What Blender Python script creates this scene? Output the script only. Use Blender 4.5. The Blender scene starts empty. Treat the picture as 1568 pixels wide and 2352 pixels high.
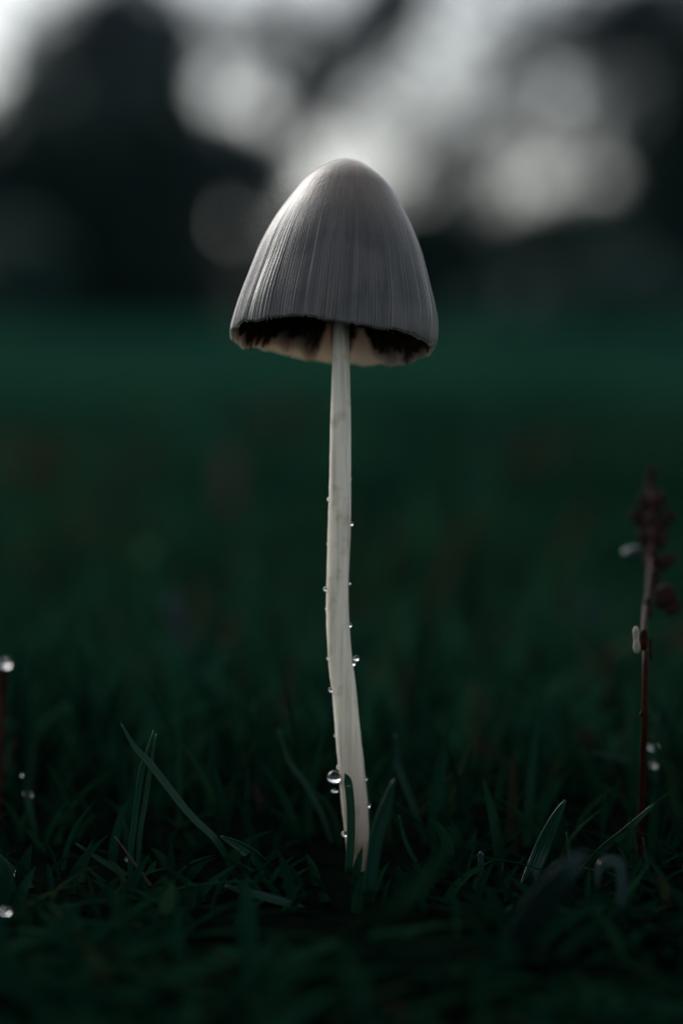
import bpy, math, random
import numpy as np
from mathutils import Vector, Matrix

R = math.radians
random.seed(7)
rng = np.random.default_rng(11)
sc = bpy.context.scene
COL = sc.collection

# ------------------------------------------------------------------ camera
CAM_H, DIST, PITCH = 0.061, 0.30, R(3.92)
PXM = 0.073 / 1568.0                      # metres per photo pixel (1568 px wide) in the focus plane
cam_d = bpy.data.cameras.new('camera')
cam = bpy.data.objects.new('camera', cam_d)
COL.objects.link(cam)
cam.location = (0, -DIST, CAM_H)
cam.rotation_euler = (math.pi / 2 - PITCH, 0, 0)
cam_d.sensor_fit = 'HORIZONTAL'
cam_d.sensor_width = 24.0
cam_d.lens = 24.0 * DIST / 0.073
cam_d.clip_start = 0.005
cam_d.clip_end = 600
cam_d.dof.use_dof = True
cam_d.dof.focus_distance = DIST - 0.0055
cam_d.dof.aperture_fstop = cam_d.lens / 8.8
cam_d.dof.aperture_blades = 0
sc.camera = cam

# ------------------------------------------------------------------ sky, sun, exposure
SUN_AZ, SUN_EL = R(-38), R(32)            # azimuth from +Y towards +X; the light comes from behind left
world = bpy.data.worlds.new('World')
sc.world = world
world.use_nodes = True
wn = world.node_tree
wn.nodes.clear()
sky = wn.nodes.new('ShaderNodeTexSky')
sky.sky_type = 'NISHITA'
sky.sun_disc = False
sky.sun_elevation = SUN_EL
sky.sun_rotation = SUN_AZ
sky.air_density = 1.0
sky.dust_density = 1.2
sky.ozone_density = 2.0
hsv = wn.nodes.new('ShaderNodeHueSaturation')
hsv.inputs['Saturation'].default_value = 0.28
bg = wn.nodes.new('ShaderNodeBackground')
bg.inputs['Strength'].default_value = 0.122
wo = wn.nodes.new('ShaderNodeOutputWorld')
wn.links.new(sky.outputs[0], hsv.inputs['Color'])
tint = wn.nodes.new('ShaderNodeMix')
tint.data_type = 'RGBA'; tint.blend_type = 'MULTIPLY'
tint.inputs['Factor'].default_value = 1.0
tint.inputs['B'].default_value = (0.985, 1.0, 1.01, 1)      # cool dusk overcast
wn.links.new(hsv.outputs[0], tint.inputs['A'])
wn.links.new(tint.outputs['Result'], bg.inputs['Color'])
wn.links.new(bg.outputs[0], wo.inputs['Surface'])

sun_d = bpy.data.lights.new('sun', 'SUN')
sun_d.energy = 1.9
sun_d.angle = R(34)
sun_d.color = (1.0, 0.95, 0.9)
sun = bpy.data.objects.new('sun', sun_d)
COL.objects.link(sun)
sdir = Vector((math.sin(SUN_AZ) * math.cos(SUN_EL), math.cos(SUN_AZ) * math.cos(SUN_EL), math.sin(SUN_EL)))
sun.rotation_euler = (-sdir).to_track_quat('-Z', 'Y').to_euler()

sc.view_settings.view_transform = 'Standard'
sc.view_settings.look = 'None'
sc.view_settings.exposure = 0.38
sc.view_settings.gamma = 1.0
sc.render.engine = 'CYCLES'
sc.cycles.use_denoising = True
sc.cycles.use_adaptive_sampling = False
sc.cycles.max_bounces = 10
sc.cycles.transmission_bounces = 8
sc.cycles.caustics_refractive = False
sc.cycles.sample_clamp_indirect = 4.0

# ------------------------------------------------------------------ helpers
_f = Vector((0, math.cos(PITCH), -math.sin(PITCH)))
_u = Vector((0, math.sin(PITCH), math.cos(PITCH)))
_r = Vector((1, 0, 0))
K = PXM / DIST


def W(px, py, Y=0.0):
    """photo pixel (1568 x 2352) -> point on the vertical plane at depth Y"""
    d = _f + _r * ((px - 784) * K) + _u * ((1176 - py) * K)
    t = (Y + DIST) / d.y
    return cam.location + d * t


def S(npx, Y=0.0):
    """length of npx photo pixels at depth Y"""
    return npx * K * (Y + DIST)


def tag(o, label=None, cat=None, group=None, kind=None):
    if label: o['label'] = label
    if cat: o['category'] = cat
    if group: o['group'] = group
    if kind: o['kind'] = kind
    return o


def empty(name, loc):
    o = bpy.data.objects.new(name, None)
    o.empty_display_size = 0.01
    o.location = loc
    COL.objects.link(o)
    return o


def mesh_np(name, v, quads=None, tris=None, attr=None, smooth=True):
    v = np.asarray(v, np.float32).reshape(-1, 3)
    me = bpy.data.meshes.new(name)
    me.vertices.add(len(v))
    me.vertices.foreach_set('co', v.ravel())
    q = np.zeros((0, 4), np.int32) if quads is None else np.asarray(quads, np.int32).reshape(-1, 4)
    t = np.zeros((0, 3), np.int32) if tris is None else np.asarray(tris, np.int32).reshape(-1, 3)
    loops = np.concatenate([q.ravel(), t.ravel()])
    me.loops.add(len(loops))
    me.loops.foreach_set('vertex_index', loops)
    n = len(q) + len(t)
    me.polygons.add(n)
    starts = np.concatenate([np.arange(len(q)) * 4, len(q) * 4 + np.arange(len(t)) * 3]).astype(np.int32)
    me.polygons.foreach_set('loop_start', starts)
    me.polygons.foreach_set('use_smooth', np.full(n, smooth))
    me.update(calc_edges=True)
    if attr:
        for an, av in attr.items():
            a = me.attributes.new(an, 'FLOAT', 'POINT')
            a.data.foreach_set('value', np.asarray(av, np.float32))
    me.validate()
    return me


def obj(name, me, mat, parent=None, loc=None):
    o = bpy.data.objects.new(name, me)
    COL.objects.link(o)
    if mat is not None and not me.materials:
        me.materials.append(mat)
    if loc is not None: o.location = loc
    if parent is not None:
        o.parent = parent
    return o


def tube(pts, radii, seg=16, cap=True, wob=0.0):
    """surface of a tube along pts"""
    pts = [Vector(p) for p in pts]
    vs, n = [], len(pts)
    ref = Vector((0, 1, 0.001))
    for i, p in enumerate(pts):
        d = (pts[min(i + 1, n - 1)] - pts[max(i - 1, 0)]).normalized()
        a = d.cross(ref)
        if a.length < 1e-6: a = d.cross(Vector((1, 0, 0)))
        a.normalize()
        b = d.cross(a)
        for k in range(seg):
            t = 2 * math.pi * k / seg
            rr = radii[i] * (1 + wob * math.sin(3 * t + i * 0.7) + wob * random.uniform(-.6, .6))
            vs.append(p + (a * math.cos(t) + b * math.sin(t)) * rr)
    qs = []
    for i in range(n - 1):
        for k in range(seg):
            k2 = (k + 1) % seg
            qs.append((i * seg + k, i * seg + k2, (i + 1) * seg + k2, (i + 1) * seg + k))
    ts = []
    if cap:
        for base, p in ((0, pts[0]), ((n - 1) * seg, pts[-1])):
            vs.append(p)
            c = len(vs) - 1
            for k in range(seg):
                ts.append((base + k, base + (k + 1) % seg, c))
    return np.array([tuple(v) for v in vs]), qs, ts


def resample(pts, n):
    """Catmull-Rom through pts"""
    P = [Vector(p) for p in pts]
    P = [P[0] * 2 - P[1]] + P + [P[-1] * 2 - P[-2]]
    out = []
    m = len(P) - 3
    for i in range(n):
        u = i / (n - 1) * m
        k = min(int(u), m - 1)
        t = u - k
        a, b, c, d = P[k:k + 4]
        out.append(0.5 * ((2 * b) + (c - a) * t + (2 * a - 5 * b + 4 * c - d) * t * t + (3 * b - a - 3 * c + d) * t ** 3))
    return out


# ------------------------------------------------------------------ materials
def new_mat(name):
    m = bpy.data.materials.new(name)
    m.use_nodes = True
    nt = m.node_tree
    nt.nodes.clear()
    out = nt.nodes.new('ShaderNodeOutputMaterial')
    return m, nt, out


def N(nt, t, **kw):
    n = nt.nodes.new(t)
    for k, v in kw.items(): setattr(n, k, v)
    return n


def ramp(nt, stops):
    r = nt.nodes.new('ShaderNodeValToRGB')
    e = r.color_ramp.elements
    while len(e) < len(stops): e.new(0.5)
    for el, (p, c) in zip(e, stops):
        el.position = p
        el.color = (*c, 1)
    return r


def principled(nt, **kw):
    p = nt.nodes.new('ShaderNodeBsdfPrincipled')
    for k, v in kw.items():
        p.inputs[k.replace('_', ' ')].default_value = v
    return p


def grass_mat(name, stops, rough=0.38, trans=0.3, spec=0.5, use_attr=True):
    m, nt, out = new_mat(name)
    L = nt.links.new
    rp = ramp(nt, stops)
    if use_attr:
        a = N(nt, 'ShaderNodeAttribute', attribute_name='rnd')
        L(a.outputs['Fac'], rp.inputs[0])
    else:
        tc = N(nt, 'ShaderNodeTexCoord')
        nz = N(nt, 'ShaderNodeTexNoise')
        nz.inputs['Scale'].default_value = 180
        L(tc.outputs['Object'], nz.inputs['Vector'])
        L(nz.outputs['Fac'], rp.inputs[0])
    p = principled(nt, Roughness=rough)
    p.inputs['Specular IOR Level'].default_value = spec
    L(rp.outputs[0], p.inputs['Base Color'])
    # fine lengthwise veins
    va = N(nt, 'ShaderNodeAttribute', attribute_name='across')
    mul = N(nt, 'ShaderNodeMath', operation='MULTIPLY')
    mul.inputs[1].default_value = 26.0
    sn = N(nt, 'ShaderNodeMath', operation='SINE')
    bp = N(nt, 'ShaderNodeBump')
    bp.inputs['Strength'].default_value = 0.35
    bp.inputs['Distance'].default_value = 0.0001
    L(va.outputs['Fac'], mul.inputs[0]); L(mul.outputs[0], sn.inputs[0]); L(sn.outputs[0], bp.inputs['Height'])
    L(bp.outputs[0], p.inputs['Normal'])
    tr = N(nt, 'ShaderNodeBsdfTranslucent')
    L(rp.outputs[0], tr.inputs['Color'])
    mx = N(nt, 'ShaderNodeMixShader')
    mx.inputs[0].default_value = trans
    L(p.outputs[0], mx.inputs[1]); L(tr.outputs[0], mx.inputs[2])
    L(mx.outputs[0], out.inputs['Surface'])
    return m


G_STOPS = [(0.0, (0.005, 0.024, 0.014)), (0.45, (0.009, 0.044, 0.026)), (0.72, (0.013, 0.052, 0.027)),
           (0.88, (0.016, 0.038, 0.022)), (0.96, (0.040, 0.022, 0.015)), (1.0, (0.05, 0.032, 0.024))]
M_GRASS = grass_mat('lawn_grass', G_STOPS, rough=.5, spec=.0)
M_SHORT = grass_mat('shade_darkened_grass', [(0.0, (0.0016, 0.009, 0.006)), (0.35, (0.003, 0.018, 0.011)), (0.65, (0.006, 0.028, 0.014)),
                                       (0.85, (0.012, 0.026, 0.012)), (0.95, (0.014, 0.009, 0.006)), (1.0, (0.03, 0.02, 0.014))], rough=.45, spec=.0)  # near grass: shade between the blades painted in as darker colour
M_FAR = grass_mat('far_lawn_lightened', [(0.0, (0.010, 0.050, 0.040)), (0.3, (0.014, 0.078, 0.054)), (0.6, (0.018, 0.092, 0.050)), (1.0, (0.034, 0.080, 0.042))], rough=.6, spec=.0)  # far grass: light on the blade tops painted in as lighter colour
M_BLADE = grass_mat('fresh_blade', [(0.0, (0.003, 0.042, 0.027)), (0.6, (0.005, 0.056, 0.032)), (1.0, (0.010, 0.066, 0.032))], rough=0.36, spec=.3)
M_BROWN = grass_mat('withered_blade', [(0.0, (0.03, 0.015, 0.010)), (1.0, (0.07, 0.038, 0.026))], rough=0.5, trans=0.2)
M_WET = grass_mat('wet_blade_sky_tint', [(0.0, (0.014, 0.045, 0.042)), (1.0, (0.024, 0.062, 0.056))], rough=0.55, spec=0.35)  # bluish grey of the reflected sky painted into the base colour


def noisy(name, c1, c2, scale, rough=0.7, bump=0.3, dist=0.0005, detail=6, **kw):
    m, nt, out = new_mat(name)
    L = nt.links.new
    tc = N(nt, 'ShaderNodeTexCoord')
    nz = N(nt, 'ShaderNodeTexNoise')
    nz.inputs['Scale'].default_value = scale
    nz.inputs['Detail'].default_value = detail
    L(tc.outputs['Object'], nz.inputs['Vector'])
    rp = ramp(nt, [(0.3, c1), (0.7, c2)])
    L(nz.outputs['Fac'], rp.inputs[0])
    p = principled(nt, Roughness=rough, **kw)
    p.inputs['Specular IOR Level'].default_value = .03
    L(rp.outputs[0], p.inputs['Base Color'])
    bp = N(nt, 'ShaderNodeBump')
    bp.inputs['Strength'].default_value = bump
    bp.inputs['Distance'].default_value = dist
    L(nz.outputs['Fac'], bp.inputs['Height'])
    L(bp.outputs[0], p.inputs['Normal'])
    L(p.outputs[0], out.inputs['Surface'])
    return m


# ground: dark soil close by, lawn green farther out where blades can no longer be told apart
def ground_mat():
    m, nt, out = new_mat('lawn_ground')
    L = nt.links.new
    g = N(nt, 'ShaderNodeNewGeometry')
    n1 = N(nt, 'ShaderNodeTexNoise'); n1.inputs['Scale'].default_value = 0.55; n1.inputs['Detail'].default_value = 5
    n2 = N(nt, 'ShaderNodeTexNoise'); n2.inputs['Scale'].default_value = 140; n2.inputs['Detail'].default_value = 6
    L(g.outputs['Position'], n1.inputs['Vector']); L(g.outputs['Position'], n2.inputs['Vector'])
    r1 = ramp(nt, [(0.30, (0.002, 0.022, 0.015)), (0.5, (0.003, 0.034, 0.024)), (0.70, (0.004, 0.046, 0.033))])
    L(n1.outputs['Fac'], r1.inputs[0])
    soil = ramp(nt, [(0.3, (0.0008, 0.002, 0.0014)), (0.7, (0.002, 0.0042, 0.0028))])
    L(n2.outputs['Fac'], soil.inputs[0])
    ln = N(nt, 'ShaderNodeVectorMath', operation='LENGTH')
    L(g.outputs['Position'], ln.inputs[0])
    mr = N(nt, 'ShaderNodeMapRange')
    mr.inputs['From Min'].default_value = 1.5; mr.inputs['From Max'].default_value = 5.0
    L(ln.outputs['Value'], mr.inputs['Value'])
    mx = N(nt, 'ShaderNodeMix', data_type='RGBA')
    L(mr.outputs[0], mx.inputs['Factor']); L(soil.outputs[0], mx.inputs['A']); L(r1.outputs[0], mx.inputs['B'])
    p = principled(nt, Roughness=0.9)
    p.inputs['Specular IOR Level'].default_value = 0.0
    L(mx.outputs['Result'], p.inputs['Base Color'])
    bp = N(nt, 'ShaderNodeBump'); bp.inputs['Strength'].default_value = 0.8; bp.inputs['Distance'].default_value = 0.004
    L(n2.outputs['Fac'], bp.inputs['Height']); L(bp.outputs[0], p.inputs['Normal'])
    L(p.outputs[0], out.inputs['Surface'])
    return m


M_BARK = noisy('bark', (0.03, 0.026, 0.022), (0.07, 0.06, 0.05), 14, rough=0.9, bump=0.8, dist=0.02)


def leaf_mat(name, stops):
    m, nt, out = new_mat(name)
    L = nt.links.new
    a = N(nt, 'ShaderNodeAttribute', attribute_name='rnd')
    rp = ramp(nt, stops)
    L(a.outputs['Fac'], rp.inputs[0])
    p = principled(nt, Roughness=0.55)
    p.inputs['Specular IOR Level'].default_value = 0.3
    L(rp.outputs[0], p.inputs['Base Color'])
    tr = N(nt, 'ShaderNodeBsdfTranslucent')
    L(rp.outputs[0], tr.inputs['Color'])
    mx = N(nt, 'ShaderNodeMixShader'); mx.inputs[0].default_value = 0.2
    L(p.outputs[0], mx.inputs[1]); L(tr.outputs[0], mx.inputs[2]); L(mx.outputs[0], out.inputs['Surface'])
    return m


M_LEAF = leaf_mat('evergreen_leaves', [(0, (0.008, 0.022, 0.022)), (0.6, (0.012, 0.04, 0.036)), (1, (0.022, 0.06, 0.05))])
M_LEAF3 = leaf_mat('teal_leaves', [(0, (0.008, 0.04, 0.035)), (1, (0.016, 0.075, 0.06))])
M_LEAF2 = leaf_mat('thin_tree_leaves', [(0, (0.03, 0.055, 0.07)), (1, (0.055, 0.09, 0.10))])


# ------------------------------------------------------------------ ground
gs = 260
gv = [(-gs, -30, 0), (gs, -30, 0), (gs, 420, 0), (-gs, 420, 0)]
# finer sheet close to the mushroom so that the soil is lumpy
xs = np.linspace(-0.8, 0.8, 81); ys = np.linspace(-0.5, 1.6, 106)
X, Y = np.meshgrid(xs, ys)
Z = (np.sin(X * 43 + 2 * np.sin(Y * 31)) * np.cos(Y * 39 + 1.7 * np.sin(X * 27))) * 0.0012
edge = np.minimum(np.minimum(X + 0.8, 0.8 - X), np.minimum(Y + 0.5, 1.6 - Y))
Z = Z * .6 * np.clip(edge / 0.2, 0, 1) + 0.0016 * np.clip(edge / 0.1, 0, 1) - 0.001 * (edge < 0.001)
ground = obj('ground', mesh_np('ground', gv, quads=[(0, 1, 2, 3)]), ground_mat())
tag(ground, kind='structure')
nx = len(xs)
gq = [(j * nx + i, j * nx + i + 1, (j + 1) * nx + i + 1, (j + 1) * nx + i) for j in range(len(ys) - 1) for i in range(nx - 1)]
soil = obj('soil', mesh_np('soil', np.stack([X, Y, Z], -1), quads=gq), ground.data.materials[0])
tag(soil, kind='structure')


# ------------------------------------------------------------------ trees and shrubs beyond the lawn
def leaves(blobs, size, clump=9, spread=0.35, shell=0.35):
    """blobs: (centre, radii, n_clumps). Small leaf-shaped faces, gathered in clumps through the volume"""
    V, T, A = [], [], []
    for c, rad, n in blobs:
        u = rng.normal(size=(n, 3)); u /= np.linalg.norm(u, axis=1)[:, None]
        rr = rng.uniform(shell, 1.0, (n, 1)) ** 0.6 * rng.uniform(0.8, 1.12, (n, 1))
        cc = np.array(c) + u * rr * np.array(rad)
        p = np.repeat(cc, clump, 0) + rng.normal(size=(n * clump, 3)) * spread * size * 4
        p[:, 2] = np.maximum(p[:, 2], 0.02)
        m = len(p)
        d = rng.normal(size=(m, 3)); d /= np.linalg.norm(d, axis=1)[:, None]
        e = np.cross(d, rng.normal(size=(m, 3))); e /= np.linalg.norm(e, axis=1)[:, None]
        s = size * rng.uniform(0.6, 1.4, (m, 1))
        q = np.stack([p - d * s, p + e * s * .45, p + d * s, p - e * s * .45], 1)
        V.append(q.reshape(-1, 3))
        A.append(np.repeat(np.repeat(rng.random(n), clump) * .6 + rng.random(m) * .4, 4))
    V = np.concatenate(V); A = np.concatenate(A)
    Q = np.arange(len(V)).reshape(-1, 4)
    return V, Q, A


def shrub(name, label, cat, blobs, size, mat, trunk, limbs, group=None):
    """trunk: list of (point, radius) from the ground up; limbs: lists of the same kind"""
    base = Vector((trunk[0][0][0], trunk[0][0][1], 0))
    root = empty(name, base)
    tag(root, label, cat, group)
    v, q, t = tube([p for p, r in trunk], [r for p, r in trunk], 9, wob=0.05)
    obj('trunk', mesh_np('trunk', v - np.array(base), q, t), M_BARK, root)
    for lb in limbs:
        v, q, t = tube([p for p, r in lb], [r for p, r in lb], 7, wob=0.05)
        obj('limb', mesh_np('limb', v - np.array(base), q, t), M_BARK, root)
    V, Q, A = leaves(blobs, size)
    obj('crown', mesh_np('crown', V - np.array(base), Q, attr={'rnd': A}, smooth=False), mat, root)
    return root


def B(px, py, rx, ry, D, n, depth=None):
    """foliage blob centred on a pixel, radii in pixels, at depth D metres"""
    c = W(px, py, D)
    return (tuple(c), (S(rx, D), depth or max(S(rx, D), 0.5) * .8, S(ry, D)), n)


def simple_limbs(x, y, h, r, n, reach, z0=0.35):
    out = []
    for i in range(n):
        a = 2 * math.pi * (i + random.random() * .6) / n
        z = h * (z0 + .5 * random.random())
        p0 = Vector((x, y, z)); p1 = p0 + Vector((math.cos(a) * reach * .5, math.sin(a) * reach * .5, h * .12))
        p2 = p0 + Vector((math.cos(a) * reach, math.sin(a) * reach, h * .3))
        out.append([(p0, r * .45), (p1, r * .3), (p2, r * .1)])
    return out


def trunk_of(x, y, h, r, lean=0.0):
    return [(Vector((x + lean * h * t * t, y, h * t)), r * (1 - .8 * t)) for t in (0, .2, .45, .7, 1)]


def bush(px, D, label, blobs, size, mat=None, h=1.6, r=.07, cat='shrub', name='evergreen_shrub', lean=0, group=None):
    x = W(px, 735, D).x
    return shrub(name, label, cat, blobs, size, mat or M_LEAF, trunk_of(x, D, h, r, lean), simple_limbs(x, D, h, r, 6, h * .35), group)


bush(150, 24, 'tall black-green shrub filling the dark side of the lawn edge, widest of all',
     [B(150, 470, 330, 260, 24, 900), B(-120, 560, 230, 300, 24, 500), B(330, 400, 130, 150, 24, 400), B(300, 600, 170, 150, 24, 420)], 0.09, h=2.2, r=.1)
bush(690, 26, 'low rounded dark shrub behind the cap, beside the pale gap',
     [B(690, 700, 80, 60, 26, 200), B(760, 620, 90, 120, 26, 260)], 0.08, h=.7, r=.05)
bush(900, 25, 'low dark hedge bush spreading just behind the mushroom cap',
     [B(900, 620, 150, 150, 25, 520), B(1010, 620, 130, 150, 25, 420)], 0.08, h=.8, r=.05)
bush(1180, 27, 'broad low dark bush under the large pale sky gap',
     [B(1160, 640, 180, 130, 27, 620), B(1320, 600, 170, 150, 27, 560)], 0.08, h=.8, r=.06)
bush(1560, 23, 'tall upright dark shrub beside the large pale sky gap',
     [B(1570, 470, 130, 260, 23, 700), B(1700, 330, 170, 340, 23, 700), B(1500, 620, 120, 140, 23, 300)], 0.09, h=2.2, r=.1)
bush(1340, 19, 'low leafy green bush fringing the lawn before the dark hedge',
     [B(1240, 715, 190, 40, 19, 200), B(1450, 700, 170, 60, 19, 240)], 0.06, M_LEAF3, h=.35, r=.03)
bush(20, 16, 'small teal-leaved bush before the tall black-green shrub',
     [B(25, 600, 85, 50, 16, 200), B(60, 680, 70, 50, 16, 90)], 0.05, M_LEAF3, h=.4, r=.03)
# a slender tree that leans across the sky
D = 34
pt = [W(560, 735, D), W(575, 560, D), W(620, 380, D), W(720, 210, D), W(850, 80, D), W(960, -60, D), W(1060, -240, D)]
rd = [.16, .14, .12, .10, .085, .07, .03]
pt[0].z = 0
tr_l = [(p, r) for p, r in zip(pt, rd)]
lm = [[(pt[3], .05), (W(690, 60, D + .6), .03), (W(640, -120, D + 1), .015)],
      [(pt[4], .05), (W(960, 60, D - .4), .03), (W(1120, -10, D - .8), .012)],
      [(pt[2], .05), (W(520, 270, D + .5), .03), (W(430, 190, D + .8), .012)]]
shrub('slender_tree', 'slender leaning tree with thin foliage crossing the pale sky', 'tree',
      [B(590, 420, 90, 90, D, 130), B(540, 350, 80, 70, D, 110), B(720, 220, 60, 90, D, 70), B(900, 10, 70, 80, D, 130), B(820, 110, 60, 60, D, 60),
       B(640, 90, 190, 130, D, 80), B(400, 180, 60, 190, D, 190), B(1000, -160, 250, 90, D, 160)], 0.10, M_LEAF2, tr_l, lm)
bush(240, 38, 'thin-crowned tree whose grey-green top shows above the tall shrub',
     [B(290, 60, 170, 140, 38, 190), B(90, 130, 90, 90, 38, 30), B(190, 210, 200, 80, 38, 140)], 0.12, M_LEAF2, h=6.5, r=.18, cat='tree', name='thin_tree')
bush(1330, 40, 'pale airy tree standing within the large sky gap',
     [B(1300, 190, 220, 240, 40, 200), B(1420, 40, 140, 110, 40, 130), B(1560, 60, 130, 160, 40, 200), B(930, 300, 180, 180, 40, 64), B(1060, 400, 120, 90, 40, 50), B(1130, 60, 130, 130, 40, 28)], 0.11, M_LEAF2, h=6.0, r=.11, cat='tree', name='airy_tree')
# wooded skyline far behind
V, Q, A = leaves([((x, 70 + random.uniform(-4, 4), 0.9), (4.5, 3, 1.1 + random.random() * .5), 260) for x in range(-60, 61, 5)]
                 + [((sx * x, 36 + random.uniform(-3, 3), 2.4), (2.4, 2.0, 2.6 + random.random()), 260) for sx in (-1, 1) for x in (10, 14, 18, 23, 28)], 0.3)
woods = obj('woodland', mesh_np('woodland', V, Q, attr={'rnd': A}, smooth=False), M_LEAF)
tag(woods, 'dark line of woodland at the far end of the lawn', 'woodland', kind='stuff')


# ------------------------------------------------------------------ lawn grass (stuff)
def grass_field(x, y, h, wd, lean_az, lean, rnd, nseg=4, twist=None):
    """vectorised bent blades: arrays of base x, y, height, width, lean direction and amount"""
    n = len(x)
    t = np.linspace(0, 1, nseg + 1)
    up = h[:, None] * (t - 0.35 * (lean[:, None] / 1.4) * t ** 2)
    out = h[:, None] * lean[:, None] * t ** 1.8
    cx = x[:, None] + np.cos(lean_az)[:, None] * out
    cy = y[:, None] + np.sin(lean_az)[:, None] * out
    cz = np.maximum(up, 0.0005) + np.where((np.abs(x) < .75) & (y < 1.55), .001, 0)[:, None]
    fa = lean_az + np.pi / 2 + (twist if twist is not None else 0)
    wprof = wd[:, None] * (0.75 + 0.4 * t - 1.12 * t ** 3.0).clip(0.04)
    sx = np.cos(fa)[:, None] * wprof * .5
    sy = np.sin(fa)[:, None] * wprof * .5
    fold = wprof * 0.22
    ox = np.cos(lean_az)[:, None] * fold
    oy = np.sin(lean_az)[:, None] * fold
    Lf = np.stack([cx - sx, cy - sy, cz], -1)
    Md = np.stack([cx + ox, cy + oy, cz - fold * .3], -1)
    Rt = np.stack([cx + sx, cy + sy, cz], -1)
    V = np.stack([Lf, Md, Rt], 2)                       # n, nseg+1, 3, 3
    V = V.reshape(-1, 3)
    base = (np.arange(n) * (nseg + 1) * 3)[:, None]
    q = []
    for s in range(nseg):
        a = s * 3
        q += [[a, a + 1, a + 4, a + 3], [a + 1, a + 2, a + 5, a + 4]]
    Q = (base[:, :, None] + np.array(q)[None]).reshape(-1, 4)
    A = np.repeat(rnd, (nseg + 1) * 3)
    AC = np.tile(np.tile([0., .5, 1.], nseg + 1), n)
    return V, Q, A, AC


def scatter(n, y0, y1, half0, half1, pw=1.0):
    y = y0 + (y1 - y0) * rng.random(n) ** pw
    hw = half0 + (half1 - half0) * (y - y0) / (y1 - y0)
    return rng.uniform(-1, 1, n) * hw, y


def field(n, y0, y1, h0, h1, hlo, hhi, wlo, whi, leanlo, leanhi, nseg=4, keep=None, pw=1.0):
    x, y = scatter(n, y0, y1, h0, h1, pw)
    if keep is not None:
        k = keep(x, y); x, y = x[k], y[k]
    m = len(x)
    patch = 0.5 + 0.5 * np.sin(x * 61 + 2 * np.sin(y * 47)) * np.cos(y * 53 + np.sin(x * 39))
    h = (hlo + (hhi - hlo) * rng.random(m)) * (0.7 + 0.6 * patch)
    return grass_field(x, y, h, rng.uniform(wlo, whi, m), rng.uniform(0, 2 * np.pi, m), rng.uniform(leanlo, leanhi, m),
                       np.clip(rng.beta(1.3, 2.6, m) * .95 + .34 * np.sin(x * 9 + 2 * np.sin(y * 5)) * np.sin(y * 7 + 1.5 * np.sin(x * 6)), 0, 1), nseg, rng.normal(0, .5, m))


def tufts(n, y0, y1, h0, h1, hlo, hhi, wlo, whi, per, rad, tone):
    x0, y0_ = scatter(n, y0, y1, h0, h1)
    x = np.repeat(x0, per) + rng.normal(0, 1, n * per) * np.repeat(rad * (.4 + y0_ * .5), per)
    y = np.repeat(y0_, per) + rng.normal(0, 1, n * per) * np.repeat(rad * (.4 + y0_ * .5), per)
    m = n * per
    k = np.repeat(rng.uniform(.6, 1.2, n), per)
    return grass_field(x, y, rng.uniform(hlo, hhi, m) * k, rng.uniform(wlo, whi, m), rng.uniform(0, 6.28, m), rng.uniform(.1, .9, m),
                       np.clip(np.repeat(rng.random(n), per) * tone + rng.random(m) * .25, 0, 1), 3, rng.normal(0, .5, m))


def build_grass(name, parts, label, mat):
    V, Q, A, AC, off = [], [], [], [], 0
    for v, q, a, ac in parts:
        V.append(v); Q.append(q + off); A.append(a); AC.append(ac); off += len(v)
    o = obj(name, mesh_np(name, np.concatenate(V), np.concatenate(Q), attr={'rnd': np.concatenate(A), 'across': np.concatenate(AC)}), mat)
    return tag(o, label, 'grass', kind='stuff')


def clear_stem(x, y):
    return ~((np.hypot(x - 0.0018, y) < 0.005) | ((np.abs(x - .001) < .014) & (y < 0) & (y > -.05)) | ((np.abs(x - .001) < .008) & (y < .012) & (y > -.12)))


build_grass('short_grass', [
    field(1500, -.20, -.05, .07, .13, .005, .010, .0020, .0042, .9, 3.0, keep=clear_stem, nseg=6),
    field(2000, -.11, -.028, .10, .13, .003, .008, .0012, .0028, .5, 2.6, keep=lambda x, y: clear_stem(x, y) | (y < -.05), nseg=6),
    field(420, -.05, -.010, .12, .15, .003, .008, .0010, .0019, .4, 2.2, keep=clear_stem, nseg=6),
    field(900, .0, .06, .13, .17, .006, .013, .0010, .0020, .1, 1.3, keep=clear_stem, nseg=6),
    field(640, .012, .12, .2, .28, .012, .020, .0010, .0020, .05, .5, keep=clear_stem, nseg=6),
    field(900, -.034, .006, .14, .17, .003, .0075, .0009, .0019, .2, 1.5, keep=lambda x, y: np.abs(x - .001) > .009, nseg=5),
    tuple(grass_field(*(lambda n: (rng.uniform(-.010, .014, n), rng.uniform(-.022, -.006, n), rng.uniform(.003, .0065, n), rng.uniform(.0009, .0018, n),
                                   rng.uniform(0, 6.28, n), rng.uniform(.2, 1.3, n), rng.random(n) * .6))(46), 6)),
], 'short grass, painted dark for shade, matted round the foot of the mushroom', M_SHORT)
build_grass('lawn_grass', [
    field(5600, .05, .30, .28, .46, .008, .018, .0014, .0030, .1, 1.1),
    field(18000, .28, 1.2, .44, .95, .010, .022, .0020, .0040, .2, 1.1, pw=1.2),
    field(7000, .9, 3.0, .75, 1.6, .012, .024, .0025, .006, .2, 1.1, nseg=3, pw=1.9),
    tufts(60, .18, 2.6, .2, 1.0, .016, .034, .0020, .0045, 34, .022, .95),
], 'blurred dark green lawn behind the mushroom', M_GRASS)
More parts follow.
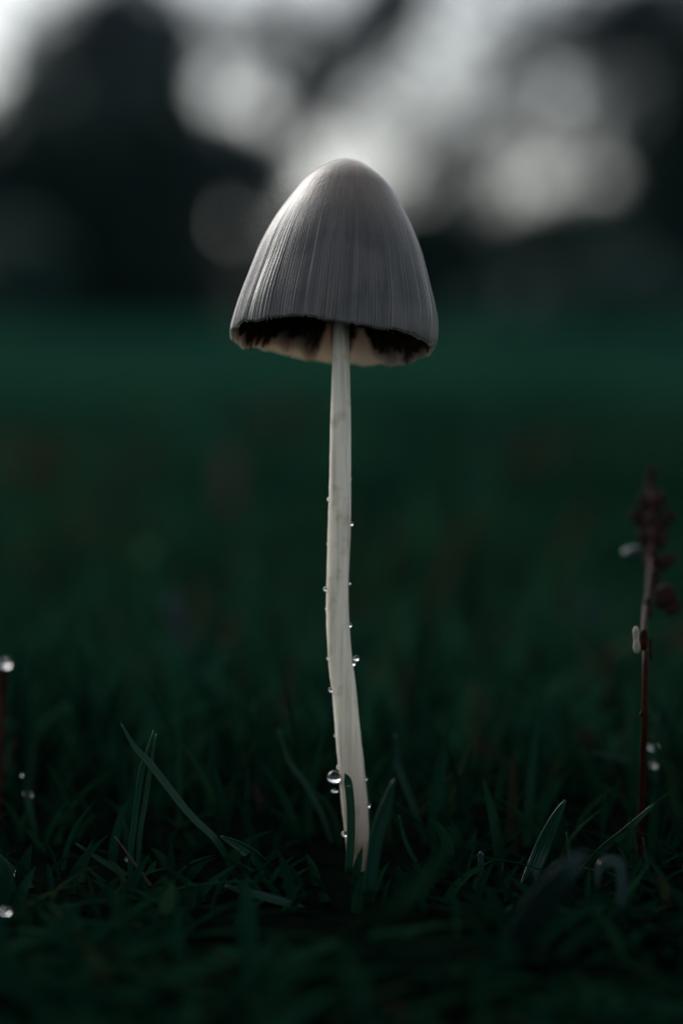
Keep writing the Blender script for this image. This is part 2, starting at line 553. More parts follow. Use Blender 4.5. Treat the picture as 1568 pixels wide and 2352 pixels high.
build_grass('far_lawn_grass', [
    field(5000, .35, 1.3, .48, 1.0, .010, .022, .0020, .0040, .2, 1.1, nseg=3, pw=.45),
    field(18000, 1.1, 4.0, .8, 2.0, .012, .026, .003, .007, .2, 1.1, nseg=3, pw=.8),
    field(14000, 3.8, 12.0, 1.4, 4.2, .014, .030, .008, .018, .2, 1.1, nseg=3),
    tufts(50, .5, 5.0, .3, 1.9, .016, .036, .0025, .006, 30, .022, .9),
], 'teal-green lawn, painted lighter for its top light, reaching back to the shrubs', M_FAR)


# ------------------------------------------------------------------ mushroom
mush_base = W(826, 2030, 0.0)
mush = empty('mushroom', (mush_base.x, 0, 0.0))
tag(mush, 'pale grey bell-capped mushroom on a tall thin stem rising from the grass', 'mushroom')
mb = Vector(mush.location)

# cap frame
cap_c = W(767, 786, 0.0)                   # centre of the rim
roll, tilt = R(4.5), R(12.6)
ax = Vector((math.sin(roll), math.sin(tilt) * math.cos(roll), math.cos(tilt) * math.cos(roll))).normalized()
ex = Vector((1, 0, 0)); ex = (ex - ax * ex.dot(ax)).normalized()
ey = ax.cross(ex)                          # points away from the camera
HT = 434 * PXM
prof_h = np.array([0, 1.5, 4, 10, 20, 40, 60, 86, 113, 154, 210, 279, 330, 368, 400, 420, 430]) / 430
prof_r = np.array([0, 14.5, 23.5, 38, 55, 82, 101.5, 119.5, 136.5, 160, 185, 207, 222, 231, 236, 238, 237.5])


def smooth_prof(h):
    h = np.asarray(h, float)
    x, y = np.sqrt(prof_h), prof_r                       # sqrt spreads the round apex out
    d = np.diff(y) / np.diff(x)
    m = np.concatenate([[d[0]], (d[1:] + d[:-1]) / 2, [d[-1]]])
    q = np.sqrt(np.clip(h, 0, 1))
    k = np.clip(np.searchsorted(x, q, side='right') - 1, 0, len(x) - 2)
    w = x[k + 1] - x[k]
    t = (q - x[k]) / w
    return ((2 * t**3 - 3 * t**2 + 1) * y[k] + (t**3 - 2 * t**2 + t) * w * m[k] + (-2 * t**3 + 3 * t**2) * y[k + 1] + (t**3 - t**2) * w * m[k + 1])


def backlit_off(a):  # angles where light coming through the flesh is painted as pale streaks
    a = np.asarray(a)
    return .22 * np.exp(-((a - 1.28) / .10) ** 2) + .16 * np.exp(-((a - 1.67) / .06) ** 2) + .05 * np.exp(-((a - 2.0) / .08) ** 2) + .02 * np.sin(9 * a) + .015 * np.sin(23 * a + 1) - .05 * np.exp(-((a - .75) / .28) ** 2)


NTH, NR = 1504, 130
th = np.linspace(0, 2 * np.pi, NTH, endpoint=False)
# irregular radial striation
nrib = 188
ph = np.zeros(NTH)
ph = nrib * th + 3.0 * np.sin(3 * th + .4) + 2.6 * np.sin(7 * th + 1) + 2.0 * np.sin(13 * th + 2) + 1.3 * np.sin(29 * th) + .8 * np.sin(53 * th + 1)
ribw = np.abs(np.sin(ph / 2)) ** 0.7       # sharp grooves, round ribs
ribamp = np.clip(0.62 + 0.45 * np.sin(17 * th + 1.3) * np.sin(5 * th + .3) + .30 * np.sin(41 * th + 2 * np.sin(3 * th)) + .22 * np.sin(67 * th), .08, 1.5)
s = np.linspace(0, 1, NR) ** 1.0
# arc-length-ish sampling in h: dense near the apex
hh = s ** 1.6 * 0.45 + s * 0.55
hh = hh / hh[-1]
Hn, TH = np.meshgrid(hh, th, indexing='ij')
RB, _ = np.meshgrid(hh, ribw, indexing='xy')
RB = np.tile(ribw, (NR, 1)); RA = np.tile(ribamp, (NR, 1))
rad = smooth_prof(Hn) * PXM
ct, st = np.cos(TH), np.sin(TH)
# organic irregularity: lobes grow towards the rim, left side flares, right side tucks in
low = np.clip((Hn - .25) / .75, 0, 1)
rad *= 1 + low * (0.012 * np.sin(2 * TH + .5) + 0.010 * np.sin(5 * TH + 1.2) + 0.006 * np.sin(9 * TH))
flare = np.clip((Hn - .80) / .20, 0, 1) ** 2
rad *= 1 + flare * (-0.045 * np.clip(ct, 0, 1) ** 2 + 0.012 * np.clip(-ct, 0, 1) ** 3)
stri = np.clip((Hn - .22) / .5, 0, 1) ** 1.1
rad += stri * RA * (RB - .6) * 3.0 * PXM * (1 + .9 * np.clip((Hn - .86) / .14, 0, 1))
# rim height: scalloped, raised at the front left
front = np.clip(-st, 0, 1)
rim = (np.interp((TH / (2 * np.pi)) % 1, np.linspace(0, 1, 65), np.concatenate([rng.normal(0, 1, 64), [0]]))) * 2.2
rim += 3.5 * np.sin(3 * TH + 1.5) + 2.0 * np.sin(6 * TH + .4)
rimfine = (RB - .5) * 6.0 * RA
hz = Hn * HT * 1.0
dz = (rim + rimfine) * PXM * np.clip((Hn - .72) / .28, 0, 1) ** 1.5
zz = HT - hz + dz * 1.0
bx, by = rad * ct, rad * st
# gentle large dents
dent = 1 + (.007 * np.sin(4 * TH + 5 * Hn) + .006 * np.sin(11 * TH + 9 * Hn + 1) + .005 * np.sin(19 * TH - 5 * Hn)) * low
bx, by = bx * dent, by * dent
outer = np.stack([bx, by, zz], -1)
# inner surface: offset inwards
thick = (np.interp(Hn, [0, .2, .6, .9, 1], [46, 40, 22, 9, 3.5])) * PXM
inr = np.maximum(rad * dent - thick, 1e-5)
inz = zz - np.interp(Hn, [0, .1, .3, .6, 1], [60, 48, 20, 6, .6]) * PXM
inner = np.stack([inr * ct, inr * st, inz], -1)
step_r, step_t = 3, 4                       # the inner side needs less detail


def to_world(P):
    P = np.asarray(P).reshape(-1, 3)
    M = np.array([ex, ey, ax])
    return P @ M + np.array(cap_c)


def ring_quads(nr, nt, flip=False, off=0):
    i = np.arange(nr - 1)[:, None]; j = np.arange(nt)[None]
    a = i * nt + j; b = i * nt + (j + 1) % nt; c = (i + 1) * nt + (j + 1) % nt; d = (i + 1) * nt + j
    q = np.stack([a, d, c, b] if not flip else [a, b, c, d], -1).reshape(-1, 4)
    return q + off


ov = to_world(outer)
rows = np.unique(np.linspace(0, NR - 1, 44).astype(int))
iv = to_world(inner[rows])
q1 = ring_quads(NR, NTH)
q2 = ring_quads(len(rows), NTH, True, len(ov))
j = np.arange(NTH)
o_l = (NR - 1) * NTH + j; o_n = (NR - 1) * NTH + (j + 1) % NTH
io = len(ov) + (len(rows) - 1) * NTH
q3 = np.stack([o_l, io + j, io + (j + 1) % NTH, o_n], -1)
capV = np.concatenate([ov, iv]) - np.array(mb)
attr_h = np.concatenate([Hn.ravel(), Hn[rows].ravel()])
attr_a = np.concatenate([TH.ravel(), TH[rows].ravel()]) / (2 * np.pi)
attr_in = np.concatenate([np.zeros(len(ov)), np.ones(len(iv))])
attr_rib = np.concatenate([(RB * RA).ravel(), (RB * RA)[rows].ravel()])

attr_backlit = np.concatenate([Hn.ravel(), (Hn + backlit_off(TH))[rows].ravel()])


def cap_mat():
    m, nt, out = new_mat('mushroom_cap_skin')
    L = nt.links.new
    ah = N(nt, 'ShaderNodeAttribute', attribute_name='hgt')
    aa = N(nt, 'ShaderNodeAttribute', attribute_name='ang')
    ai = N(nt, 'ShaderNodeAttribute', attribute_name='inside')
    ar = N(nt, 'ShaderNodeAttribute', attribute_name='rib')
    cb = N(nt, 'ShaderNodeCombineXYZ')
    mu = N(nt, 'ShaderNodeMath', operation='MULTIPLY'); mu.inputs[1].default_value = 60
    mh = N(nt, 'ShaderNodeMath', operation='MULTIPLY'); mh.inputs[1].default_value = 3.0
    L(aa.outputs['Fac'], mu.inputs[0]); L(ah.outputs['Fac'], mh.inputs[0])
    L(mu.outputs[0], cb.inputs[0]); L(mh.outputs[0], cb.inputs[1])
    n1 = N(nt, 'ShaderNodeTexNoise'); n1.inputs['Scale'].default_value = 1.6; n1.inputs['Detail'].default_value = 6
    n1.inputs['Roughness'].default_value = .65
    L(cb.outputs[0], n1.inputs['Vector'])
    # colour: brown-grey crown, cooler slate towards the margin, pale streaks
    rh = ramp(nt, [(0.0, (0.185, 0.142, 0.108)), (0.22, (0.125, 0.100, 0.080)), (0.5, (0.038, 0.039, 0.037)), (0.8, (0.020, 0.025, 0.024)), (1.0, (0.050, 0.057, 0.054))])
    L(ah.outputs['Fac'], rh.inputs[0])
    rs = ramp(nt, [(0.35, (0.72, 0.72, 0.72)), (0.55, (1, 1, 1)), (0.75, (1.5, 1.47, 1.42))])
    L(n1.outputs['Fac'], rs.inputs[0])
    mx = N(nt, 'ShaderNodeMix', data_type='RGBA', blend_type='MULTIPLY'); mx.inputs['Factor'].default_value = 1
    L(rh.outputs[0], mx.inputs['A']); L(rs.outputs[0], mx.inputs['B'])
    # paler patches with streaky borders, painted in for the reflected sky
    cp = N(nt, 'ShaderNodeCombineXYZ')
    m3 = N(nt, 'ShaderNodeMath', operation='MULTIPLY'); m3.inputs[1].default_value = 9.0
    m4 = N(nt, 'ShaderNodeMath', operation='MULTIPLY'); m4.inputs[1].default_value = 2.2
    L(aa.outputs['Fac'], m3.inputs[0]); L(ah.outputs['Fac'], m4.inputs[0]); L(m3.outputs[0], cp.inputs[0]); L(m4.outputs[0], cp.inputs[1])
    cp.inputs[2].default_value = 9.2
    npz = N(nt, 'ShaderNodeTexNoise'); npz.inputs['Scale'].default_value = 1.0; npz.inputs['Detail'].default_value = 2
    L(cp.outputs[0], npz.inputs['Vector'])
    sm = N(nt, 'ShaderNodeMath', operation='MULTIPLY_ADD'); sm.inputs[1].default_value = .35
    L(n1.outputs['Fac'], sm.inputs[0]); L(npz.outputs['Fac'], sm.inputs[2])
    rpz = ramp(nt, [(0.66, (0, 0, 0)), (0.76, (1, 1, 1))])
    L(sm.outputs[0], rpz.inputs[0])
    mxp = N(nt, 'ShaderNodeMix', data_type='RGBA')
    mxp.inputs['B'].default_value = (0.066, 0.066, 0.062, 1)
    L(rpz.outputs[0], mxp.inputs['Factor']); L(mx.outputs['Result'], mxp.inputs['A'])
    mx = mxp
    # grooves hold the darker pigment of the gills
    rr = ramp(nt, [(0.05, (0.42, 0.42, 0.43)), (0.5, (1.05, 1.05, 1.05))])
    L(ar.outputs['Fac'], rr.inputs[0])
    mx2 = N(nt, 'ShaderNodeMix', data_type='RGBA', blend_type='MULTIPLY')
    fh = N(nt, 'ShaderNodeMapRange'); fh.inputs['From Min'].default_value = .25; fh.inputs['From Max'].default_value = .7
    L(ah.outputs['Fac'], fh.inputs['Value']); L(fh.outputs[0], mx2.inputs['Factor'])
    L(mx.outputs['Result'], mx2.inputs['A']); L(rr.outputs[0], mx2.inputs['B'])
    # flesh inside the bell: dark; margin and streaks painted pale for light shining through
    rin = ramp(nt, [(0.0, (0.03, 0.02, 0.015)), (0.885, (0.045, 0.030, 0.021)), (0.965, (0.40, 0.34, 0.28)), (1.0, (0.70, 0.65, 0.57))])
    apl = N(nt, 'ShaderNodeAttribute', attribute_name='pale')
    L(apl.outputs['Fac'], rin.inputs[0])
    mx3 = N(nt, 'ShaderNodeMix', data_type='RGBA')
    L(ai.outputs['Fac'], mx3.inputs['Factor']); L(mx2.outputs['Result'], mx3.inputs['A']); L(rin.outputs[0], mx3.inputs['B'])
    p = principled(nt, Roughness=0.42)
    p.inputs['Specular IOR Level'].default_value = 0.65
    p.inputs['Sheen Weight'].default_value = 1.0
    p.inputs['Sheen Roughness'].default_value = 0.32
    p.inputs['Sheen Tint'].default_value = (1.0, 0.98, 0.94, 1)
    p.inputs['Coat Weight'].default_value = 0.15
    p.inputs['Coat Roughness'].default_value = 0.4
    p.inputs['Subsurface Weight'].default_value = 0.25
    p.inputs['Subsurface Radius'].default_value = (1.0, 0.75, 0.55)
    p.inputs['Subsurface Scale'].default_value = 0.0008
    L(mx3.outputs['Result'], p.inputs['Base Color'])
    # satin sheen broken up by fibrils
    rro = ramp(nt, [(0.35, (0.38,) * 3), (0.7, (0.56,) * 3)])
    L(n1.outputs['Fac'], rro.inputs[0]); L(rro.outputs[0], p.inputs['Roughness'])
    n2 = N(nt, 'ShaderNodeTexNoise'); n2.inputs['Scale'].default_value = 2600; n2.inputs['Detail'].default_value = 4
    tc = N(nt, 'ShaderNodeTexCoord'); L(tc.outputs['Object'], n2.inputs['Vector'])
    ad = N(nt, 'ShaderNodeMath', operation='ADD'); L(n1.outputs['Fac'], ad.inputs[0]); L(n2.outputs['Fac'], ad.inputs[1])
    bp = N(nt, 'ShaderNodeBump'); bp.inputs['Strength'].default_value = .35; bp.inputs['Distance'].default_value = .00012
    L(ad.outputs[0], bp.inputs['Height']); L(bp.outputs[0], p.inputs['Normal'])
    L(p.outputs[0], out.inputs['Surface'])
    return m


cap = obj('cap', mesh_np('cap', capV, np.concatenate([q1, q2, q3]), attr={'hgt': attr_h, 'ang': attr_a, 'inside': attr_in, 'rib': attr_rib, 'pale': attr_backlit}), cap_mat(), mush)

# gills: thin curved plates hanging under the bell
gv, gq, gh = [], [], []
NG = 110
hs = np.linspace(.16, .90, 14)
for g in range(NG):
    a = 2 * math.pi * (g + rng.uniform(-.2, .2)) / NG
    full = g % 2 == 0
    h0 = .16 if full else .45
    hs = np.linspace(h0, .94 - 1.1 * float(backlit_off(a)) + .035 * math.sin(5 * a + 1) + .02 * math.sin(11 * a) + rng.uniform(-.02, .015), 12)
    rr = np.interp(hs, prof_h, prof_r) * PXM
    tk = np.interp(hs, [0, .2, .6, .9, 1], [46, 40, 22, 9, 3.5]) * PXM
    zo = HT - hs * HT - np.interp(hs, [0, .1, .3, .6, 1], [60, 48, 20, 6, .6]) * PXM
    ro = np.maximum(rr * (1 - .05 * np.clip((hs - .75) / .2, 0, 1) * max(0, math.cos(a)) - .012) - tk * .8, 1e-4)
    dep = np.interp(hs, [h0, h0 + .15, .7, .95], [20, 75, 60, 3] if full else [4, 40, 36, 3]) * PXM
    ri = np.maximum(ro - dep, 20 * PXM)
    wav = rng.normal(0, .012, 12)
    for k in range(12):
        for rad_, dzz in ((ro[k], 0), (ri[k], -4 * PXM)):
            for side in (-1, 1):
                aa = a + wav[k] + side * (2.0 * PXM) / max(rad_, 1e-3) * (1.0 if rad_ == ro[k] else .5)
                gv.append((rad_ * math.cos(aa), rad_ * math.sin(aa), zo[k] + dzz))
                gh.append(hs[k])
    b0 = g * 48
    for k in range(11):
        b = b0 + k * 4; c = b + 4
        gq += [(b, b + 2, c + 2, c), (b + 1, c + 1, c + 3, b + 3), (b + 2, b + 3, c + 3, c + 2)]
m_g = noisy('gill_brown', (0.022, 0.014, 0.010), (0.075, 0.045, 0.03), 900, rough=.8, bump=.2, dist=.0001)
gl = obj('gills', mesh_np('gills', to_world(gv) - np.array(mb), gq), m_g, mush)
gl['kind'] = 'stuff'

# stem
edges = [(735, 766, 801), (800, 764, 802), (850, 762, 803), (950, 759, 805), (1050, 757, 806), (1150, 755, 806), (1250, 752, 804), (1350, 749.5, 800),
         (1420, 749.5, 801), (1508, 753, 808), (1550, 757, 813), (1588, 762, 818), (1700, 771, 829), (1750, 776, 835), (1800, 780, 840), (1848, 784, 844.5),
         (1900, 790, 847.5), (1950, 796, 849), (2010, 801, 850), (2060, 800, 852), (2110, 800, 852)]
top_pt = cap_c + ax * (HT - 70 * PXM)
pts = [top_pt, cap_c + ax * (HT * .45)]
rads = [17 * PXM, 17.5 * PXM]
for (y, l, r_) in edges:
    pts.append(W((l + r_) / 2, y, 0.0)); rads.append((r_ - l) / 2 * PXM)
pts[2] = (pts[2] + pts[1]) * .5 * .5 + pts[2] * .5
rp_ = resample(pts, 260)
rr_ = np.interp(np.linspace(0, len(pts) - 1, 260), np.arange(len(pts)), rads)
stemV, stq, stt = tube(rp_, rr_, 56, cap=True)
# fibrous unevenness
for i in range(260):
    for k in range(56):
        idx = i * 56 + k
        c = np.array(rp_[i])
        t = 2 * math.pi * k / 56
        f = 1 + .010 * math.sin(i * .23 + 2 * t) + .008 * math.sin(5 * t + i * .05) + .012 * math.sin(i * .9 + 3 * math.sin(t * 2)) * .5 + random.gauss(0, .004)
        stemV[idx] = c + (stemV[idx] - c) * f


def stem_mat():
    m, nt, out = new_mat('mushroom_stem')
    L = nt.links.new
    tc = N(nt, 'ShaderNodeTexCoord')
    mp = N(nt, 'ShaderNodeMapping'); mp.inputs['Scale'].default_value = (1800, 1800, 120)
    L(tc.outputs['Object'], mp.inputs['Vector'])
    n1 = N(nt, 'ShaderNodeTexNoise'); n1.inputs['Scale'].default_value = 1; n1.inputs['Detail'].default_value = 5
    L(mp.outputs[0], n1.inputs['Vector'])
    sp = N(nt, 'ShaderNodeSeparateXYZ'); L(tc.outputs['Object'], sp.inputs[0])
    mr = N(nt, 'ShaderNodeMapRange'); mr.inputs['From Min'].default_value = .0; mr.inputs['From Max'].default_value = .06
    L(sp.outputs['Z'], mr.inputs['Value'])
    # whitish fibrils, browner towards the foot
    rc = ramp(nt, [(0.0, (0.20, 0.14, 0.09)), (0.12, (0.40, 0.34, 0.27)), (0.3, (0.80, 0.76, 0.62)), (1.0, (0.83, 0.80, 0.69))])
    L(mr.outputs[0], rc.inputs[0])
    rf = ramp(nt, [(0.28, (.70, .68, .64)), (.5, (.97,) * 3), (.72, (1.1,) * 3)])
    L(n1.outputs['Fac'], rf.inputs[0])
    mx = N(nt, 'ShaderNodeMix', data_type='RGBA', blend_type='MULTIPLY'); mx.inputs['Factor'].default_value = 1
    L(rc.outputs[0], mx.inputs['A']); L(rf.outputs[0], mx.inputs['B'])
    nb = N(nt, 'ShaderNodeTexNoise'); nb.inputs['Scale'].default_value = 330; nb.inputs['Detail'].default_value = 5
    L(tc.outputs['Object'], nb.inputs['Vector'])
    rb = ramp(nt, [(0.30, (.66, .60, .50)), (.45, (1, 1, 1))])
    L(nb.outputs['Fac'], rb.inputs[0])
    mxb = N(nt, 'ShaderNodeMix', data_type='RGBA', blend_type='MULTIPLY'); mxb.inputs['Factor'].default_value = 1
    L(mx.outputs['Result'], mxb.inputs['A']); L(rb.outputs[0], mxb.inputs['B'])
    mx = mxb
    p = principled(nt, Roughness=.55)
    p.inputs['Subsurface Weight'].default_value = .6
    p.inputs['Subsurface Radius'].default_value = (1, .8, .6)
    p.inputs['Subsurface Scale'].default_value = .0009
    p.inputs['Sheen Weight'].default_value = .3
    p.inputs['Sheen Roughness'].default_value = .4
    L(mx.outputs['Result'], p.inputs['Base Color'])
    bp = N(nt, 'ShaderNodeBump'); bp.inputs['Strength'].default_value = .5; bp.inputs['Distance'].default_value = .0001
    L(n1.outputs['Fac'], bp.inputs['Height']); L(bp.outputs[0], p.inputs['Normal'])
    L(p.outputs[0], out.inputs['Surface'])
    return m


obj('stem', mesh_np('stem', stemV - np.array(mb), stq, stt), stem_mat(), mush)


# ------------------------------------------------------------------ single grass blades that can be picked out
def blade_obj(path, wpx, label, mat=None, group=None, name='grass_blade', cat='grass blade', twist=0.0, fold=.25, prof=None, Y=None, nn=18):
    """path: (px, py, Y) from the tip to the foot; wpx: widest width in photo pixels"""
    path = [(a, b, d - .0055 if abs(d) < .0065 else d) for a, b, d in path]
    pts = [W(*p) for p in path]
    last = pts[-1]
    if last.z > 0.004:                                   # carry the blade down to the soil
        prev = pts[-2]
        d = (last - prev).normalized()
        d = Vector((d.x * .6, d.y * .6 + .15, min(d.z, -.5))).normalized()
        pts.append(last + d * (last.z / max(-d.z, .2)))
    c = resample(pts, nn)
    view = Vector((0, -1, .25))
    V, Q, AC = [], [], []
    Ym = sum(p[2] for p in path) / len(path)
    wid = S(wpx, Ym)
    for i, p in enumerate(c):
        t = i / (nn - 1)
        d = (c[min(i + 1, nn - 1)] - c[max(i - 1, 0)]).normalized()
        sd = d.cross(view)
        sd = (sd - d * sd.dot(d)).normalized()
        nr = sd.cross(d).normalized()
        a = twist * (0.4 + .8 * t)
        sd, nr = sd * math.cos(a) + nr * math.sin(a), nr * math.cos(a) - sd * math.sin(a)
        w_ = wid * (prof(t) if prof else min(1.0, .05 + (t / .45) ** .75) * (1 - .25 * max(0, t - .6)))
        for kk, (q, f) in enumerate(((-.5, 0), (-.22, -fold * .8), (0, -fold), (.22, -fold * .8), (.5, 0))):
            V.append(p + sd * (q * w_) + nr * (f * w_))
            AC.append(kk / 4)
    for i in range(nn - 1):
        for k in range(4):
            a = i * 5 + k
            Q.append((a, a + 1, a + 6, a + 5))
    V = np.array([tuple(v) for v in V])
    foot = c[-1].copy()
    me = mesh_np(name, V - np.array(foot), Q, attr={'rnd': np.full(len(V), random.random()), 'across': AC})
    o = obj(name, me, mat or M_BLADE, None, foot)
    # a blade has a little thickness
    md = o.modifiers.new('thickness', 'SOLIDIFY'); md.thickness = max(wid * .05, .00006)
    return tag(o, label, cat, group)


FL = [(0, 0)]
G_LEAN = 'grass blades leaning together before the crossed pair'
blade_obj([(278, 1662, 0), (310, 1718, 0), (345, 1755, 0), (435, 1870, 0), (500, 1935, 0), (555, 2040, .004)], 17, 'long grass blade slanting across the upright pair of blades', twist=.5)
blade_obj([(353, 1679, .002), (338, 1730, .002), (325, 1775, .002), (308, 1900, .002), (300, 1975, .002), (302, 2075, .002)], 13, 'upright grass blade with a pale tip, outer one of a crossed pair', twist=.4)
blade_obj([(359, 1685, .004), (347, 1755, .004), (332, 1850, .004), (320, 1925, .004), (312, 2075, .004)], 12, 'upright grass blade, inner one of a crossed pair', twist=-.5)
blade_obj([(264, 1922, -.002), (310, 1985, -.002), (350, 2040, -.002), (392, 2088, -.002)], 6, 'thin brown grass stalk lying across the blades', mat=M_BROWN, twist=.2)
blade_obj([(389, 2084, -.004), (412, 2106, -.004), (436, 2132, -.004), (440, 2200, -.004)], 17, 'stubby mown grass blade with a cut pale end', twist=.7, prof=lambda t: .85)
blade_obj([(507, 1922, 0), (545, 1942, 0), (590, 1975, 0), (635, 2018, .002), (675, 2060, .004)], 28, 'dark folded grass blade with a bright upper edge beside the stem', twist=-.35, fold=.5)
blade_obj([(172, 1937, .004), (230, 1975, .004), (290, 2012, .004), (340, 2060, .004), (390, 2100, .004)], 16, 'grass blade sloping behind the crossed pair of blades', twist=.6)
blade_obj([(192, 1987, 0), (230, 2022, 0), (262, 2046, 0), (292, 2072, 0), (330, 2110, 0)], 12, 'narrow curled grass blade with a wavy bright edge', twist=-.6)
blade_obj([(-30, 1950, -.004), (0, 1982, -.004), (37, 2012, -.004), (100, 2078, -.004), (190, 2185, -.004)], 32, 'broad grass blade carrying a single clear drop', twist=.6, prof=lambda t: .8 + .2 * t)
blade_obj([(150, 2030, -.003), (225, 2076, -.003), (280, 2122, -.003), (350, 2200, -.003)], 24, 'dull broad grass blade sloping low under the narrow curled one', twist=.55)
blade_obj([(640, 1676, .014), (665, 1752, .014), (700, 1797, .014), (740, 1872, .014), (772, 1965, .014)], 13, 'soft grass blade leaning towards the mushroom stem', twist=.5)
blade_obj([(515, 2035, -.018), (575, 2051, -.018), (665, 2076, -.018), (740, 2110, -.018)], 24, 'blurred grass blade lying almost flat before the stem', twist=.8)
blade_obj([(560, 2062, -.012), (640, 2135, -.012), (705, 2200, -.012)], 20, 'blurred grass blade pointing down towards the dark hollow', twist=.4)
blade_obj([(488, 1790, .05), (500, 1835, .05), (518, 1900, .05), (520, 1990, .05)], 18, 'blurred upright grass blade behind the dark folded one', twist=.4)
blade_obj([(582, 1795, .035), (592, 1830, .035), (603, 1880, .035), (607, 1965, .035)], 14, 'blurred withered grass blade with a reddish tip near the stem', mat=M_BROWN, twist=.3)
blade_obj([(380, 1535, .07), (384, 1600, .07), (392, 1720, .07), (396, 1830, .07)], 16, 'faint tall grass blade standing behind the crossed pair', twist=.3)
blade_obj([(792, 1777, -.0035), (799, 1796, -.0035), (805, 1850, -.0035), (806, 1920, -.0035), (800, 2010, -.0035)], 18, 'dark grass blade standing close before the mushroom stem', twist=.25,
          prof=lambda t: min(1.0, .03 + t / .26))
blade_obj([(905, 1790, -.022), (885, 1860, -.022), (862, 1940, -.022), (846, 2060, -.022)], 34, 'blurred grass blade rising right before the stem foot', twist=.4)
blade_obj([(909, 1687, .012), (912, 1735, .012), (918, 1770, .012), (949, 1852, .012), (984, 1962, .012)], 17, 'bent grass blade with a bright straight tip beside the stem', twist=.5)
blade_obj([(917, 1875, .006), (930, 1930, .006), (959, 1990, .006), (975, 2040, .006)], 10, 'short grass blade at the foot of the bent one', twist=.5)
blade_obj([(1039, 1660, .09), (1041, 1730, .09), (1044, 1830, .09), (1044, 1940, .09)], 28, 'blurred upright wet grass blade with a pale blue tip', mat=M_WET, twist=.3, prof=lambda t: min(1, .6 + t))
blade_obj([(1084, 1670, .055), (1105, 1740, .055), (1114, 1800, .055), (1114, 1910, .055)], 24, 'blurred reddish withered stalk next to the pale-tipped blade', mat=M_BROWN, twist=.3, prof=lambda t: .9)
blade_obj([(1298, 1839, 0), (1272, 1890, 0), (1238, 1970, 0), (1212, 2035, -.002), (1196, 2110, -.004)], 40, 'broad pointed grass blade standing upright with one bright edge', twist=.5)
blade_obj([(1300, 1912, -.003), (1305, 1950, -.003), (1314, 2005, -.003), (1322, 2080, -.003)], 8, 'thin sharp grass blade beside the broad pointed one', twist=.3)
blade_obj([(1156, 1985, -.004), (1150, 2015, -.004), (1141, 2060, -.004), (1136, 2120, -.004)], 8, 'tiny pale-tipped grass shoot', twist=.3)
blade_obj([(1104, 1962, -.002), (1105, 2010, -.002), (1106, 2070, -.002)], 15, 'grey-blue grass sheath with a drop on top', mat=M_WET, twist=.3, prof=lambda t: .9)
blade_obj([(1505, 1845, 0), (1429, 1917, 0), (1374, 1962, 0), (1300, 2040, 0)], 26, 'grass blade slanting down from the brown stalk with a bright edge', twist=.9)
blade_obj([(1361, 1727, .025), (1400, 1738, .025), (1450, 1746, .025), (1499, 1746, .025), (1540, 1800, .03)], 11, 'blurred grass blade stretched sideways past the brown stalk', twist=.6)
blade_obj([(1508, 1640, .03), (1512, 1760, .03), (1516, 1880, .03), (1518, 2000, .03)], 24, 'blurred upright grass blade behind the brown stalk', twist=.4)
blade_obj([(1060, 1895, -.055), (984, 2010, -.055), (909, 2087, -.055), (800, 2160, -.05)], 50, 'soft out-of-focus grass blade sweeping low before the stem', mat=M_GRASS, twist=.7)
blade_obj([(1345, 1960, -.05), (1284, 2025, -.05), (1209, 2125, -.045), (1160, 2230, -.04)], 76, 'wide out-of-focus wet grass blade with a grey shine put into its colour', mat=M_WET, twist=.8)
blade_obj([(1372, 2050, -.03), (1374, 2000, -.03), (1398, 1978, -.03), (1424, 1990, -.03), (1428, 2060, -.03), (1425, 2130, -.03)], 26, 'out-of-focus arched grass blade with a teal top', mat=M_WET, twist=.4)
blade_obj([(1364, 2050, -.006), (1419, 2092, -.006), (1479, 2122, -.006), (1540, 2170, -.006)], 22, 'dark grass blade lying under the arched one', twist=.8)
blade_obj([(1477, 1925, .004), (1482, 1960, .004), (1486, 2000, .004), (1488, 2080, .004)], 10, 'narrow wet grass blade with a blue glint put into its colour', mat=M_WET, twist=.5)
blade_obj([(395, 1370, .13), (408, 1420, .13), (428, 1500, .13), (452, 1600, .12), (470, 1700, .12)], 50, 'blurred wet grass blade with a blue-grey upper face', mat=M_WET, twist=.5, prof=lambda t: .95 if t < .4 else .5)
blade_obj([(515, 1470, .10), (505, 1560, .10), (488, 1650, .10), (470, 1760, .10)], 26, 'blurred slim grass blade leaning away from the blue-grey one', mat=M_WET, twist=.6)
blade_obj([(522, 1040, .45), (528, 1120, .45), (530, 1220, .45), (532, 1330, .45)], 40, 'far blurred reddish stalk standing alone in the lawn', mat=M_BROWN, twist=.2, prof=lambda t: .9)
blade_obj([(505, 1130, .40), (498, 1230, .40), (492, 1340, .40), (490, 1440, .38)], 50, 'far blurred green blade next to the reddish stalk', twist=.2)
blade_obj([(1355, 1370, .16), (1350, 1420, .16), (1335, 1520, .16), (1325, 1640, .16)], 40, 'blurred pale wet blade behind the gap before the brown stalk', mat=M_WET, twist=.5, prof=lambda t: .95 if t < .35 else .6)


blade_obj([(52, 1776, .013), (60, 1815, .014), (72, 1870, .014), (90, 1960, .014)], 14, 'dim blurred blade holding two drops by the reddish stalk', twist=.4)
blade_obj([(1497, 1690, .024), (1501, 1740, .024), (1506, 1820, .024), (1508, 1930, .024)], 17, 'dim blade right behind the brown stalk holding two drops', twist=.3)

# ------------------------------------------------------------------ dew drops
def water_mat():
    m, nt, out = new_mat('water')
    p = principled(nt, Roughness=0.0, IOR=1.333)
    p.inputs['Transmission Weight'].default_value = 1.0
    p.inputs['Base Color'].default_value = (1, 1, 1, 1)
    nt.links.new(p.outputs[0], out.inputs['Surface'])
    return m


M_WATER = water_mat()


